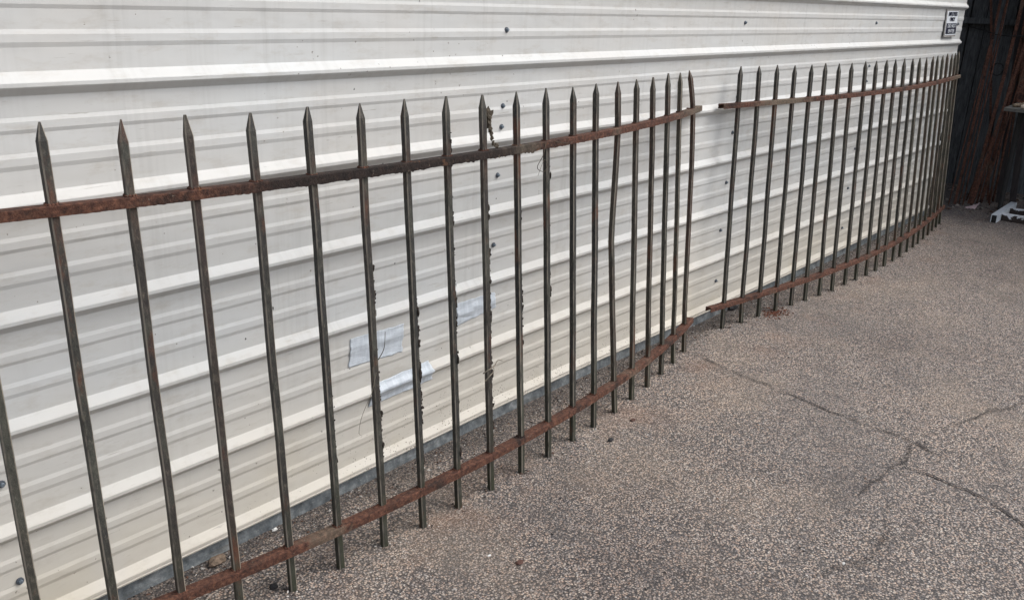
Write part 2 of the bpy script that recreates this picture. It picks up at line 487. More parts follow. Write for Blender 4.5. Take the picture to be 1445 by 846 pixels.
CRACKS = [
 ([(4.235, -0.234), (4.166, -0.405), (4.122, -0.637), (4.102, -0.766), (4.072, -0.914), (4.051, -1.051), (4.046, -1.177), (4.029, -1.286), (4.03, -1.408), (4.002, -1.506), (3.954, -1.643), (3.953, -1.732)], 0.060, 0.0032),
 ([(3.80, -1.50), (3.739, -1.56), (3.742, -1.647), (3.727, -1.723), (3.736, -1.804), (3.711, -1.865), (3.668, -1.942), (3.596, -2.047), (3.5, -2.3)], 0.030, 0.0062),
 ([(3.99, -1.50), (3.90, -1.515), (3.818, -1.534), (3.664, -1.51), (3.506, -1.491), (3.34, -1.48)], 0.050, 0.0025),
 ([(4.02, -1.47), (4.236, -1.562), (4.46, -1.628), (4.643, -1.678), (4.857, -1.776), (5.1, -1.9)], 0.050, 0.0025),
 ([(3.42, -1.60), (3.334, -1.623), (3.196, -1.657), (3.012, -1.695), (2.9, -1.672), (2.804, -1.62), (2.716, -1.58), (2.604, -1.565)], 0.055, 0.0016)]
def crack_strip(pts, zz, half, mat, amp, step, taper_n):
    me = MB()
    P = [Vector((x, y, zz)) for x, y in pts]
    dense = []
    for a, b in zip(P, P[1:]):
        n = max(2, int((b - a).length / step))
        for k in range(n): dense.append(a.lerp(b, k / n))
    dense.append(P[-1])
    for i, q in enumerate(dense):
        d = (dense[min(i + 1, len(dense) - 1)] - dense[max(0, i - 1)]).normalized()
        nrm = Vector((-d.y, d.x, 0))
        j = nrm * (amp * noise.noise(Vector((q.x * 9, q.y * 9, 1))) + amp * 0.45 * noise.noise(Vector((q.x * 40, q.y * 40, 2))) + amp * 0.2 * noise.noise(Vector((q.x * 130, q.y * 130, 4))))
        taper = min(1, i / taper_n, (len(dense) - 1 - i) / taper_n) * 0.85 + 0.15
        h = half(q) * taper
        me.vert(q + j + nrm * h); me.vert(q + j - nrm * h)
    for i in range(len(dense) - 1): me.face((2 * i, 2 * i + 1, 2 * i + 3, 2 * i + 2))
    o = me.build('crack', mat, ground)
    uv = o.data.uv_layers.new(name='UVMap')
    for l in o.data.loops:
        uv.data[l.index].uv = (l.vertex_index // 2 * 0.03, l.vertex_index % 2)
    return o
for ci, (pts, wd, thin) in enumerate(CRACKS):
    crack_strip(pts, 0.0030 + 0.0005 * ci, lambda q: wd, M['crack'], 0.016, 0.03, 6)
    crack_strip(pts, 0.0062 + 0.0005 * ci, lambda q: thin * max(0.0, (0.42, 0.75, 0.15, 0.15, 0.1)[ci] + 1.3 * noise.noise(Vector((q.x * 7, q.y * 7, 5))) + 0.7 * noise.noise(Vector((q.x * 50, q.y * 50, 8)))), M['split'], 0.016, 0.006, 30)

# ================================================================== metal sided building
Z0, PITCH, XL, XR = 0.108, 0.3048, -6.0, 9.06
PROFILE = [(0.0, 0.0), (0.0015, 0.0008), (0.024, 0.0225), (0.0265, 0.0240), (0.0360, 0.0240), (0.0385, 0.0225), (0.0590, 0.0008), (0.0610, 0.0),
           (0.1125, 0.0), (0.1235, 0.0036), (0.1430, 0.0036), (0.1535, 0.0), (0.2030, 0.0), (0.2150, 0.0036), (0.2346, 0.0036), (0.2470, 0.0), (PITCH, 0.0)]
def bow(X, z):
    w = 0.026 * math.exp(-((X - 3.2) / 1.15) ** 2) * max(0.0, min(1.0, 1.15 - z / 1.2)) - 0.006
    return w + 0.0022 * noise.noise(Vector((X * 1.3, z * 2.2, 3.7)))
def prof(z):
    u = (Z0 - z) % PITCH
    for (a, da), (b, db) in zip(PROFILE, PROFILE[1:]):
        if a <= u <= b: return da + (db - da) * (u - a) / (b - a)
    return 0.0
def wall_y(X, z): return bow(X, z) - prof(z)

building = tag(empty('metal_building', (1.5, 1.5, 0)), 'white metal building wall with horizontal ribbed siding behind the fence', 'building')
NX = 150
xs = [XL + (XR - XL) * i / NX for i in range(NX + 1)]
def sheet(z_lo, z_hi, off, first=False):
    zs = []
    k = math.ceil((z_hi - Z0) / PITCH) + 1
    for kk in range(k, -2, -1):
        for (u, d) in PROFILE[:-1]:
            z = Z0 + kk * PITCH - u
            if z_lo - 1e-6 <= z <= z_hi + 1e-6: zs.append((z, d))
    m = MB()
    rows = []
    for z, d in zs:
        rows.append([m.vert((X, bow(X, z) - d - off, z)) for X in xs])
    if first:   # hemmed drip lip under the lowest rib
        z, d = zs[-1]
        for dz, dd in ((-0.003, d - 0.004), (-0.006, d + 0.001), (-0.012, d - 0.001), (-0.014, d - 0.012)):
            rows.append([m.vert((X, bow(X, z) - dd - off, z + dz)) for X in xs])
    for r0, r1 in zip(rows, rows[1:]):
        for i in range(NX): m.face((r0[i], r1[i], r1[i + 1], r0[i + 1]))
    o = m.build('siding_sheet', M['siding'])
    sol = o.modifiers.new('gauge', 'SOLIDIFY'); sol.thickness = 0.0014; sol.offset = -1
    return keep(o, building)
sheet(Z0 - 0.037, Z0 + 3 * PITCH - 0.005, 0.0, True)
sheet(Z0 + 3 * PITCH - 0.037, Z0 + 6 * PITCH - 0.005, 0.0020)
sheet(Z0 + 6 * PITCH - 0.037, Z0 + 9 * PITCH + 0.10, 0.0040)

m = MB()                                             # galvanised base flashing, slightly wavy
rows = []
for z, dy in ((0.072, -0.004), (0.066, -0.006), (0.030, -0.007), (0.004, -0.011), (-0.02, -0.012)):
    rows.append([m.vert((X, bow(X, z) + dy + 0.002 * noise.noise(Vector((X * 5, z * 9, 0))), z)) for X in xs])
for r0, r1 in zip(rows, rows[1:]):
    for i in range(NX): m.face((r0[i], r1[i], r1[i + 1], r0[i + 1]))
keep(m.build('base_flashing', M['flash'], smooth=True), building)
m = MB(); m.box(((XL + XR) / 2 - 0.03, 2.06, 1.47), (XR - XL - 0.08, 4.0, 2.9)); keep(m.build('wall_core', M['core']), building)
m = MB(); m.box(((XL + XR) / 2, 2.0, 2.965), (XR - XL + 0.14, 4.3, 0.07)); keep(m.build('roof_edge', M['siding']), building)

# screws
SCREWS = [(0.747, 0.538), (0.753, 0.22), (2.785, 1.727), (2.781, 1.431), (2.778, 1.347), (2.769, 1.147), (2.765, 0.846), (4.822, 1.76), (4.83, 1.448), (4.828, 1.353), (4.824, 1.148), (4.826, 0.853), (4.826, 0.561), (4.845, 0.236), (6.873, 1.764), (6.869, 1.461), (6.866, 1.352), (6.858, 1.148), (6.855, 0.853), (6.844, 0.552), (6.862, 0.234)]
def screw_mesh():
    m = MB()
    n = 14
    prof_w = [(0.0098, 0.0), (0.0098, 0.0018), (0.0088, 0.0030), (0.0055, 0.0036)]
    rings = [[m.vert((r * math.cos(2 * math.pi * k / n), -h, r * math.sin(2 * math.pi * k / n))) for k in range(n)] for r, h in prof_w]
    for r0, r1 in zip(rings, rings[1:]):
        for k in range(n): m.face((r0[k], r1[k], r1[(k + 1) % n], r0[(k + 1) % n]), 1)
    hx = [[m.vert((r * math.cos(math.pi * k / 3), -h, r * math.sin(math.pi * k / 3))) for k in range(6)] for r, h in ((0.0056, 0.0032), (0.0056, 0.0075), (0.0045, 0.0085))]
    for r0, r1 in zip(hx, hx[1:]):
        for k in range(6): m.face((r0[k], r1[k], r1[(k + 1) % 6], r0[(k + 1) % 6]), 0)
    m.face(hx[-1][::-1], 0)
    return m
scr0 = screw_mesh().build('screw', [M['screw'], M['washer']])
for i, (X, z) in enumerate(SCREWS):
    o = scr0 if i == 0 else scr0.copy()
    if i: COL.objects.link(o)
    keep(o, building)
    o.location = (X, wall_y(X, z) - 0.002, z)
    o.rotation_euler = (random.uniform(-.09, .09), random.uniform(0, 1), random.uniform(-.09, .09))
    o.scale = (1.12, 1.4, 1.12)

# ------------------------------------------------------------------ sign
sg = tag(empty('warning_sign', (8.64, -0.03, 1.66)), 'small white and navy EMPLOYEES ONLY DO NOT ENTER sign at the wall end', 'sign')
SW, SH, tilt = 0.335, 0.228, R(-3)
RS = Matrix.Rotation(R(-3), 3, 'X') @ Matrix.Rotation(R(-0.5), 3, 'Y')
SC = Vector((8.655, -0.020, 1.768))
def sgn(name, x0, x1, z0, z1, y0, y1, mat):
    m = MB(); m.box(((x0 + x1) / 2, (y0 + y1) / 2, (z0 + z1) / 2), (x1 - x0, abs(y1 - y0), z1 - z0))
    m.v = [tuple(SC + RS @ Vector(v)) for v in m.v]
    return keep(m.build(name, mat), sg)
sgn('backing_plate', -SW / 2, SW / 2, -SH / 2, SH / 2, -0.004, 0.0, M['signgrey'])
sgn('face_panel', -SW / 2 + 0.022, SW / 2 - 0.004, -SH / 2 + 0.014, SH / 2 - 0.014, -0.006, -0.004, M['signwhite'])
sgn('navy_panel', -SW / 2 + 0.030, SW / 2 - 0.012, -SH / 2 + 0.024, -0.002, -0.0072, -0.006, M['signnavy'])
def lettering(txt, x, z, size, mat, sx=1.0, y=-0.0085, bold=0.03):
    c = bpy.data.curves.new('lettering', 'FONT')
    c.body = txt; c.size = size; c.align_x = 'CENTER'; c.align_y = 'CENTER'; c.extrude = 0.0006; c.offset = size * bold
    o = bpy.data.objects.new('lettering_source', c)
    COL.objects.link(o)
    dg = bpy.context.evaluated_depsgraph_get()
    me = bpy.data.meshes.new_from_object(o.evaluated_get(dg))
    bpy.data.objects.remove(o)
    for v in me.vertices:
        q = Vector((x + v.co.x * sx, y - v.co.z, z + v.co.y))
        v.co = SC + RS @ q
    me.materials.clear(); me.materials.append(mat)
    q = bpy.data.objects.new('lettering', me); COL.objects.link(q); q['kind'] = 'stuff'
    return keep(q, sg)
lettering('EMPLOYEES', 0.009, 0.074, 0.044, M['signnavy'], 1.10)
lettering('ONLY', 0.007, 0.030, 0.044, M['signnavy'], 1.25)
lettering('DO NOT', 0.009, -0.025, 0.043, M['signwhite'], 1.35, -0.0095, 0.0)
lettering('ENTER', 0.009, -0.067, 0.043, M['signwhite'], 1.45, -0.0095, 0.0)
o = scr0.copy(); COL.objects.link(o); o.name = 'screw'; keep(o, sg); o.location = (8.83, -0.03, 1.76); o.rotation_euler = (0, 0, 0); o.scale = (1.5, 1.5, 1.5)

# ------------------------------------------------------------------ duct tape patches
def tape(quad, label, ragged, seed, lift=0.0016):
    m = MB()
    nx, nz = 44, 26
    (bl, br, tr, tl) = [Vector((q[0], q[1])) for q in quad]
    idx = {}
    for j in range(nz + 1):
        for i in range(nx + 1):
            u, v = i / nx, j / nz
            q = bl.lerp(br, u).lerp(tl.lerp(tr, u), v)
            e = ragged * noise.noise(Vector((v * 5, seed, 0)))
            X = q.x + e * (u - 0.5) * 2 + 0.004 * noise.noise(Vector((u * 6, v * 6, seed)))
            z = q.y + 0.004 * noise.noise(Vector((u * 7, seed * 2.0, 1)))
            wr = 0.0045 * abs(noise.noise(Vector((X * 9 + z * 14, z * 30, seed)))) + 0.007 * max(0, noise.noise(Vector((X * 7, z * 22 - X * 9, seed + 4))))
            # tape bridges the rib feet instead of following every fold
            d = max(prof(z), 0.5 * (prof(z + 0.008) + prof(z - 0.008)))
            idx[i, j] = m.vert((X, bow(X, z) - d - lift - wr, z))
    for j in range(nz):
        for i in range(nx): m.face((idx[i, j], idx[i + 1, j], idx[i + 1, j + 1], idx[i, j + 1]))
    o = m.build('tape_patch', M['tape'], smooth=True)
    s = o.modifiers.new('t', 'SOLIDIFY'); s.thickness = 0.0006; s.offset = 1
    return tag(o, label, 'tape', 'tape patches on the siding')
tape([(1.965, 0.518), (2.235, 0.505), (2.245, 0.622), (1.975, 0.630)], 'silver tape patch on the flat siding, leftmost of the three', 0.006, 1)
tape([(2.545, 0.530), (2.80, 0.552), (2.785, 0.627), (2.545, 0.632)], 'silver tape patch on the flat siding, rightmost of the three', 0.008, 5)
tape([(2.06, 0.322), (2.41, 0.332), (2.385, 0.424), (2.07, 0.412)], 'wrinkled silver tape patch folded over a siding rib', 0.010, 9, 0.003)

# ================================================================== iron fences
def polyfit(xs_, ys_, deg, x0):
    n = deg + 1
    A = [[sum((x - x0) ** (i + j) for x in xs_) for j in range(n)] + [sum(y * (x - x0) ** i for x, y in zip(xs_, ys_))] for i in range(n)]
    for i in range(n):
        pv = max(range(i, n), key=lambda r: abs(A[r][i])); A[i], A[pv] = A[pv], A[i]
        for r in range(n):
            if r != i:
                f = A[r][i] / A[i][i]
                A[r] = [a - f * b for a, b in zip(A[r], A[i])]
    cs = [A[i][n] / A[i][i] for i in range(n)]
    return lambda x: sum(c * (x - x0) ** i for i, c in enumerate(cs))

FEET1 = [(0.158, -0.125), (0.342, -0.178), (0.526, -0.222), (0.710, -0.258), (0.895, -0.288), (1.080, -0.314), (1.250, -0.335),
 (1.432, -.353), (1.615, -.372), (1.803, -.379), (1.98, -.397), (2.165, -.396), (2.349, -.396), (2.536, -.397), (2.72, -.393), (2.91, -.376), (3.084, -.368), (3.28, -.351), (3.46, -.325), (3.645, -.297), (3.836, -.259), (4.014, -.228), (4.2, -.186)]
LEAN1 = [.09] * 7 + [.091, .099, .093, .106, .103, .108, .115, .119, .121, .124, .123, .124, .127, .125, .127, .128]
TOPZ1 = 1.530
FEET2 = [(4.704, -.153), (4.884, -.188), (5.063, -.216), (5.249, -.242), (5.437, -.262), (5.605, -.285), (5.784, -.312), (5.962, -.331), (6.168, -.335), (6.34, -.351), (6.52, -.362), (6.698, -.368), (6.882, -.368), (7.08, -.365), (7.258, -.36), (7.455, -.348), (7.645, -.339), (7.805, -.330), (8.0, -.315), (8.196, -.292), (8.395, -.265), (8.573, -.248), (8.735, -.231)]
LEAN2 = [.077, .088, .09, .095, .099, .095, .108, .104, .106, .112, .114, .115, .114, .118, .114, .116, .119, .122, .12, .117, .116, .119, .12]
H_SEC, CH = 0.0112, 0.0031
def section(h, c, rot):
    pts = [(-h + c, -h), (h - c, -h), (h, -h + c), (h, h - c), (h - c, h), (-h + c, h), (-h, h - c), (-h, -h + c)]
    cr_, sr_ = math.cos(rot), math.sin(rot)
    return [(a * cr_ - b * sr_, a * sr_ + b * cr_) for a, b in pts]

def picket_obj(P, T, tang, seed, bend, parent, tone):
    rnd = random.Random(seed)
    m = MB()
    w = (T - P).normalized()
    L = (T - P).length
    a = (tang - w * tang.dot(w)).normalized()
    b = w.cross(a)
    rot = rnd.gauss(0, R(5))
    stn = [0.0] + [L * k / 26 for k in range(1, 25)] + [L - 0.052, L - 0.030, L - 0.012, L - 0.002]
    tl = random.Random(seed + 5).uniform(0.042, 0.058)
    stn = sorted(set(s for s in stn if s <= L - 0.062)) + [L - tl, L - tl * 0.6, L - tl * 0.24, L - 0.0015]
    rings = []
    tipskew = rnd.uniform(-.0035, .0035)
    blunt = rnd.choice([0.0012, 0.0018, 0.0014, 0.003])
    for s in stn:
        if s > L - tl - 0.0005:
            k = max(0.0, (L - s) / tl)
            h = blunt + (H_SEC - blunt) * (k ** 0.85)
            c = min(CH, h * 0.45); sk = tipskew * (1 - k)
        else:
            h = H_SEC * (1 + 0.03 * noise.noise(Vector((seed * 3.3, s * 6, 0)))); c = CH; sk = 0
        ctr = P + w * s + bend(s) + a * (sk + 0.0028 * noise.noise(Vector((s * 3, seed, 2)))) + b * 0.0028 * noise.noise(Vector((s * 3, seed, 9)))
        rings.append([m.vert(ctr + a * u + b * v) for u, v in section(h, c, rot)])
    for r0, r1 in zip(rings, rings[1:]):
        for k in range(8): m.face((r0[k], r0[(k + 1) % 8], r1[(k + 1) % 8], r1[k]), 1 if k % 2 else 0)
    m.face(rings[0][::-1], 0); m.face(rings[-1], 0)
    o = m.build('picket', [M['picket'], M['edge']], parent)
    o.color = tone
    return o

def crust_obj(P, T, side, fro, picket, seed, s0, s1, count, size):
    rnd = random.Random(seed)
    m = MB()
    w = (T - P).normalized()
    for i in range(int(count * 1.7)):
        s = rnd.uniform(s0, s1)
        if noise.noise(Vector((s * 7, seed * .37, 4))) < -0.12: continue
        r = size * (0.22 + 0.85 * rnd.random() ** 2.2) * (0.6 + 0.6 * abs(noise.noise(Vector((s * 9, seed, 0)))))
        off = side * rnd.uniform(0.009, 0.0125) + fro * rnd.uniform(-0.009, 0.011)
        c = P + w * s + off
        m.blob(c, r, (rnd.uniform(.5, 1.2), rnd.uniform(.5, 1.2), rnd.uniform(.7, 3.0)), seed + i, 0, 1, 1.1)
    o = m.build('crust', M['crust'])
    o.parent = picket
    o['kind'] = 'stuff'
    return o

def rail_obj(path, tangs, ups, parent, jag, mat, name='rail', width=0.041, height=0.027, th=0.0045, seed=0):
    m = MB()
    W = width / 2
    prev = None
    first = None
    for i, (c, t, u) in enumerate(zip(path, tangs, ups)):
        f = t.cross(u).normalized()          # towards the camera side
        X = c.x
        j = jag(X)
        jf = abs(noise.noise(Vector((X * 42, seed, 0)))) * 0.6 + abs(noise.noise(Vector((X * 120, seed, 3)))) * 0.5
        low = -height - j * jf
        n1 = 0.0012 * noise.noise(Vector((X * 60, seed, 1))); n2 = 0.0012 * noise.noise(Vector((X * 75, seed, 5)))
        nb = 0.0016 * noise.noise(Vector((X * 33, seed, 8)))
        prof_ = [(-W, -height), (-W, -0.002), (-W + 0.002, 0), (W - 0.003, 0 + nb * .4), (W, -0.003 + nb), (W + n1 + 0.4 * j * jf * .3, -height * 0.5), (W + n2, low), (W - th, low + 0.001), (W - th, -th), (-W + th, -th), (-W + th, -height)]
        ring = [m.vert(c + f * p + u * q) for p, q in prof_]
        if prev:
            n = len(ring)
            for k in range(n): m.face((prev[k], prev[(k + 1) % n], ring[(k + 1) % n], ring[k]))
        else: first = ring
        prev = ring
    def cap(r):
        m.face((r[0], r[1], r[9], r[10])); m.face((r[1], r[2], r[3], r[4], r[8], r[9])); m.face((r[4], r[5], r[6], r[7], r[8]))
    cap(first); cap(prev)
    o = m.build(name, mat, parent)
    fix_normals(o)
    return o

WELD = []
def fence(label, feet, leans, topz, bends, ext, jag_top, jag_bot, seed, crusts, mats, tones):
    xs_ = [f[0] for f in feet]
    x0 = sum(xs_) / len(xs_)
    fy = polyfit(xs_, [f[1] for f in feet], 4, x0)
    fl = polyfit(xs_, leans, 2, x0)
    root = tag(empty('iron_fence', (x0, fy(x0), 0)), label, 'fence', 'iron fence panels leaning on the wall')
    pk = []
    def frame(X):
        P = Vector((X, fy(X), 0.0)); T = Vector((X, fy(X) + fl(X), topz))
        t = Vector((1, (fy(X + .02) - fy(X - .02)) / .04, 0)).normalized()
        return P, T, t
    for i, X in enumerate(xs_):
        P, T, t = frame(X)
        P = P + Vector((0, feet[i][1] - fy(X), 0)) * 0.5
        T = T + Vector((0, 0, random.uniform(-.005, .005)))
        o = picket_obj(P, T, t, seed * 100 + i, bends.get(i, lambda s: Vector((0, 0, 0))), None, tones(i))
        keep(o, root)
        pk.append((o, P, T, t))
        if i in crusts:
            s0, s1, cnt, size = crusts[i]
            front = (T - P).normalized().cross(t) * -1
            crust_obj(P, T, t, front, o, seed * 500 + i * 40, s0, s1, cnt, size).matrix_parent_inverse = Matrix.Identity(4)
    for o, P, T, t in pk:
        w = (T - P).normalized()
        for s_at in (1.337, 0.162):
            wo = WELD[0].copy() if WELD else None
            if wo is None:
                mm = MB()
                for k in range(10):
                    an = 2 * math.pi * k / 10
                    ex = 0.0125 / max(abs(math.cos(an)), abs(math.sin(an)))
                    mm.blob((min(ex, .0145) * math.cos(an), min(ex, .0145) * math.sin(an), 0.0), 0.0055, (1, 1, .75), k, 0, 1, 0.7)
                wo = mm.build('joint_scale', M['rust']); WELD.append(wo); wo['kind'] = 'stuff'
            else: COL.objects.link(wo)
            keep(wo, root)
            wo.location = P + w * (s_at + 0.001)
            wo.rotation_euler = (0, 0, math.atan2(t.y, t.x) + random.choice((0, 1.5708, 3.1416)))
            wo.scale = (random.uniform(.92, 1.1), random.uniform(.92, 1.1), random.uniform(.5, 1.3))
    for s_at, e0, e1, jag, nm in ((1.337, ext[0], ext[1], jag_top, 'top'), (0.162, ext[2], ext[3], jag_bot, 'bottom')):
        path, tg, up = [], [], []
        xa, xb = xs_[0] - e0, xs_[-1] + e1
        n = int((xb - xa) / 0.008)
        for k in range(n + 1):
            X = xa + (xb - xa) * k / n
            P, T, t = frame(X)
            w = (T - P).normalized()
            t2 = (t - w * t.dot(w)).normalized()
            path.append(P + w * s_at); tg.append(t2); up.append(w)
        keep(rail_obj(path, tg, up, None, jag, mats[0] if nm == 'top' else mats[1], 'rail', seed=seed * 7 + (3 if nm == 'top' else 5)), root)
    return root, pk

def tri(s, c, L=1.53):
    return max(0.0, s / c if s < c else (1.335 - s) / (1.335 - c))
b14 = lambda s: Vector((-0.024, 0.013, 0)) * (tri(s, 0.84) if s < 1.335 else 0)
def b19(s):
    k = max(0, min(1, (s - 0.2) / 0.9)); q = max(0, (s - 1.30) / 0.23)
    return Vector((0.032 * k * k * (3 - 2 * k) - 0.052 * q ** 1.4, 0.0, 0))
bump = lambda x, c, w: math.exp(-((x - c) / w) ** 2)
fence1, pk1 = fence('long rusty iron picket fence panel in the foreground, nearer of the two', FEET1, LEAN1, TOPZ1,
    {17: b14, 22: b19}, (0.09, 0.18, 0.09, 0.125),
    lambda x: 0.013 * bump(x, 2.25, 0.75) + 0.003, lambda x: 0.004, 1,
    {8: (0.35, 1.25, 40, 0.0055), 9: (0.25, 1.05, 90, 0.0075), 10: (0.25, 0.98, 130, 0.0100), 11: (0.2, 1.42, 150, 0.0095), 12: (0.15, 1.15, 170, 0.0100), 13: (0.45, 1.1, 90, 0.0085), 14: (0.7, 1.3, 30, 0.006), 7: (0.9, 1.2, 10, 0.004)}, (M['rust_top1'], M['rust_bot1']),
    lambda i: ({22: .9, 17: .45, 18: .2, 19: .3, 12: .2, 9: .15, 7: .1, 6: .35, 5: .2}.get(i, .05), {21: .55, 20: .25, 19: .3, 18: .3, 17: .25, 3: .35, 4: .15}.get(i, .08), 0, 1))
fence2, pk2 = fence('rusty iron picket fence panel beyond the gap, farther of the two', FEET2, LEAN2, 1.531,
    {}, (0.155, 0.11, 0.145, 0.10), lambda x: 0.003, lambda x: 0.003, 2, {}, (M['rust_top2'], M['rust']),
    lambda i: ({15: .35, 16: .4, 19: .5, 11: .2, 12: .25}.get(i, .08), 0.05 if i < 5 else (0.22 if i < 14 else 0.75), 0, 1))

# ------------------------------------------------------------------ dry vine scraps caught on the pickets
def tendril(name, pts, rad, mat, label, cat='vine'):
    m = MB()
    P = [Vector(p) for p in pts]
    dense = []
    for i in range(len(P) - 1):
        p0, p1, p2, p3 = P[max(i - 1, 0)], P[i], P[i + 1], P[min(i + 2, len(P) - 1)]
        for k in range(8):
            u = k / 8
            dense.append(0.5 * ((2 * p1) + (-p0 + p2) * u + (2 * p0 - 5 * p1 + 4 * p2 - p3) * u * u + (-p0 + 3 * p1 - 3 * p2 + p3) * u ** 3))
    dense.append(P[-1])
    n = len(dense)
    m.tube(dense, [rad * (1.0 - 0.6 * i / n) for i in range(n)], 5)
    return tag(m.build(name, mat, smooth=True), label, cat, 'dry vine scraps on the fence')
def on(pk, i, s, right=0.0, out=0.0, up=0.0):
    o, P, T, t = pk[i]
    w = (T - P).normalized(); f = t.cross(w)
    return P + w * (s + up) + t * right + f * out
m = MB()
q = lambda s, r, o_=0.0: on(pk1, 12, s, r, o_)
for k, (s, r_, rad) in enumerate([(1.475, 0.020, .010), (1.465, 0.032, .013), (1.448, 0.024, .013), (1.430, 0.026, .011), (1.412, 0.033, .009), (1.394, 0.038, .0075), (1.376, 0.041, .0065), (1.358, 0.048, .0065), (1.350, 0.060, .007), (1.346, 0.070, .006)]):
    m.blob(q(s, r_, 0.004), rad, (1, .8, 1.3), k, 0, 2, 0.8)
tag(m.build('vine_scrap', M['twig']), 'curled dry vine scrap hanging beside a picket tip', 'vine', 'dry vine scraps on the fence')
tendril('vine_tendril', [on(pk1, 14, 1.335, -0.03, 0.02), on(pk1, 14, 1.29, -0.06, 0.03), on(pk1, 14, 1.245, -0.085, 0.02), on(pk1, 14, 1.225, -0.05, 0.025), on(pk1, 14, 1.25, -0.035, 0.03), on(pk1, 14, 1.27, -0.055, 0.03), on(pk1, 14, 1.215, -0.095, 0.03)], 0.0016, M['twig'], 'looped dry tendril dangling under the top rail')
tendril('vine_tendril', [on(pk1, 14, 1.33, 0.03, 0.02), on(pk1, 14, 1.32, 0.09, 0.03), on(pk1, 14, 1.312, 0.14, 0.02)], 0.0016, M['twig'], 'short dry tendril sticking out below the top rail')
tendril('vine_tendril', [on(pk1, 9, 0.70, 0.01, 0.01), on(pk1, 9, 0.735, 0.035, 0.012), on(pk1, 9, 0.79, 0.045, 0.01)], 0.0018, M['twig'], 'stiff dry tendril rising beside the left tape patch')
tendril('vine_tendril', [on(pk1, 9, 0.66, -0.005, 0.014), on(pk1, 9, 0.60, -0.03, 0.02), on(pk1, 9, 0.53, -0.075, 0.02), on(pk1, 9, 0.47, -0.085, 0.01), on(pk1, 9, 0.45, -0.07, 0.005)], 0.0011, M['straw'], 'long pale tendril hanging over the left tape patch')
tendril('vine_tendril', [on(pk1, 9, 0.69, -0.012, 0.01), on(pk1, 9, 0.64, -0.022, 0.014), on(pk1, 9, 0.59, -0.005, 0.012)], 0.0017, M['twig'], 'short dark tendril hugging a picket at the left tape patch')
tendril('vine_tendril', [on(pk1, 12, 0.50, -0.03, 0.0), on(pk1, 12, 0.515, -0.01, 0.016), on(pk1, 12, 0.52, 0.02, 0.014), on(pk1, 12, 0.535, 0.045, 0.01), on(pk1, 12, 0.525, 0.07, 0.01)], 0.0028, M['straw'], 'pale dry tendril wrapped round a picket at mid height')
tendril('vine_tendril', [on(pk1, 12, 0.47, -0.028, 0.008), on(pk1, 12, 0.49, -0.012, 0.018), on(pk1, 12, 0.50, 0.015, 0.014), on(pk1, 12, 0.515, 0.03, 0.0)], 0.003, M['straw'], 'lower pale dry stub wrapped round the same picket')

# ================================================================== timber shed wall with scrap iron at the far end, plus an added roof for shade
shed = tag(empty('timber_shed', (11.1, -1.0, 0)), 'dark weathered timber wall with an added, unseen shade roof behind the leaning scrap iron', 'shed')
py = -5.2
while py < 2.6:
    wdt = random.uniform(0.12, 0.17)
    m = MB()
    hh = 2.75 + random.uniform(-.05, .05)
    dx = random.uniform(-.012, .012)
    ln = random.uniform(-.008, .008)
    nseg = 6
    rows = []
    for k in range(nseg + 1):
        z = hh * k / nseg
        wv = 0.008 * noise.noise(Vector((py * 3, z, 1)))
        rows.append([m.vert((11.0 + dx + wv, py + ln * z, z)), m.vert((11.0 + dx + wv, py + wdt - 0.008 + ln * z, z)), m.vert((11.03 + dx + wv, py + wdt - 0.008 + ln * z, z)), m.vert((11.03 + dx + wv, py + ln * z, z))])
    for r0, r1 in zip(rows, rows[1:]):
        for k in range(4): m.face((r0[k], r0[(k + 1) % 4], r1[(k + 1) % 4], r1[k]))
    m.face(rows[0]); m.face(rows[-1][::-1])
    o = m.build('plank', M['plank']); fix_normals(o); keep(o, shed)
    py += wdt
m = MB(); m.box((11.08, -1.3, 1.4), (0.04, 7.9, 2.8)); keep(m.build('backing_wall', M['core']), shed)
m = MB(); m.box((10.62, -1.3, 2.86), (1.2, 8.2, 0.05), Matrix.Rotation(R(4), 3, 'Y')); keep(m.build('roof', M['shade_roofm']), shed)  # added out of view to keep the scrap corner dark
m = MB(); m.box((10.6, 2.62, 1.4), (0.8, 0.04, 2.8)); keep(m.build('shade_side_wall', M['plank']), shed)  # unseen side, added along with the shading cover
for yy in (-5.0, -2.4):
    m = MB(); m.box((10.2, yy, 1.45), (0.1, 0.1, 2.9)); keep(m.build('post', M['plank']), shed)  # unseen supports for the added cover
m = MB(); m.box((10.93, -1.3, 1.78), (0.05, 7.8, 0.06)); keep(m.build('wall_beam', M['plank']), shed)

RODS = [([9.807, -0.067], [10.75, 0.12]), ([9.838, -0.100], [10.75, 0.04]), ([9.832, -0.139], [10.75, 0.041]), ([9.958, -0.165], [10.75, -0.10]), ([10.016, -0.190], [10.75, -0.248]),
 ([10.054, -0.215], [10.75, -0.16]), ([10.126, -0.235], [10.75, -0.22]), ([10.035, -0.262], [10.75, -0.30]), ([10.157, -0.30], [10.75, -0.113]),
 ([10.30, -0.26], [10.75, 0.30]), ([10.22, -0.40], [10.75, -0.30]), ([10.10, -0.10], [10.75, -0.36]), ([9.90, -0.20], [10.75, -0.30]), ([10.275, -0.315], [10.75, -0.20]), ([10.053, -0.335], [10.75, -0.165]), ([10.395, -0.36], [10.75, -0.12]), ([9.726, -0.03], [10.75, 0.087])]
ORDER = sorted(range(len(RODS)), key=lambda k: -(RODS[k][0][1] * 1.0 - 0.04 * RODS[k][0][0]))
ORD = 'first second third fourth fifth sixth seventh eighth ninth tenth eleventh twelfth thirteenth fourteenth fifteenth sixteenth seventeenth'.split()
RAD = [.008, .006, .007, .010, .007, .009, .010, .006, .009, .007, .011, .006, .008, .011, .007, .010, .006]
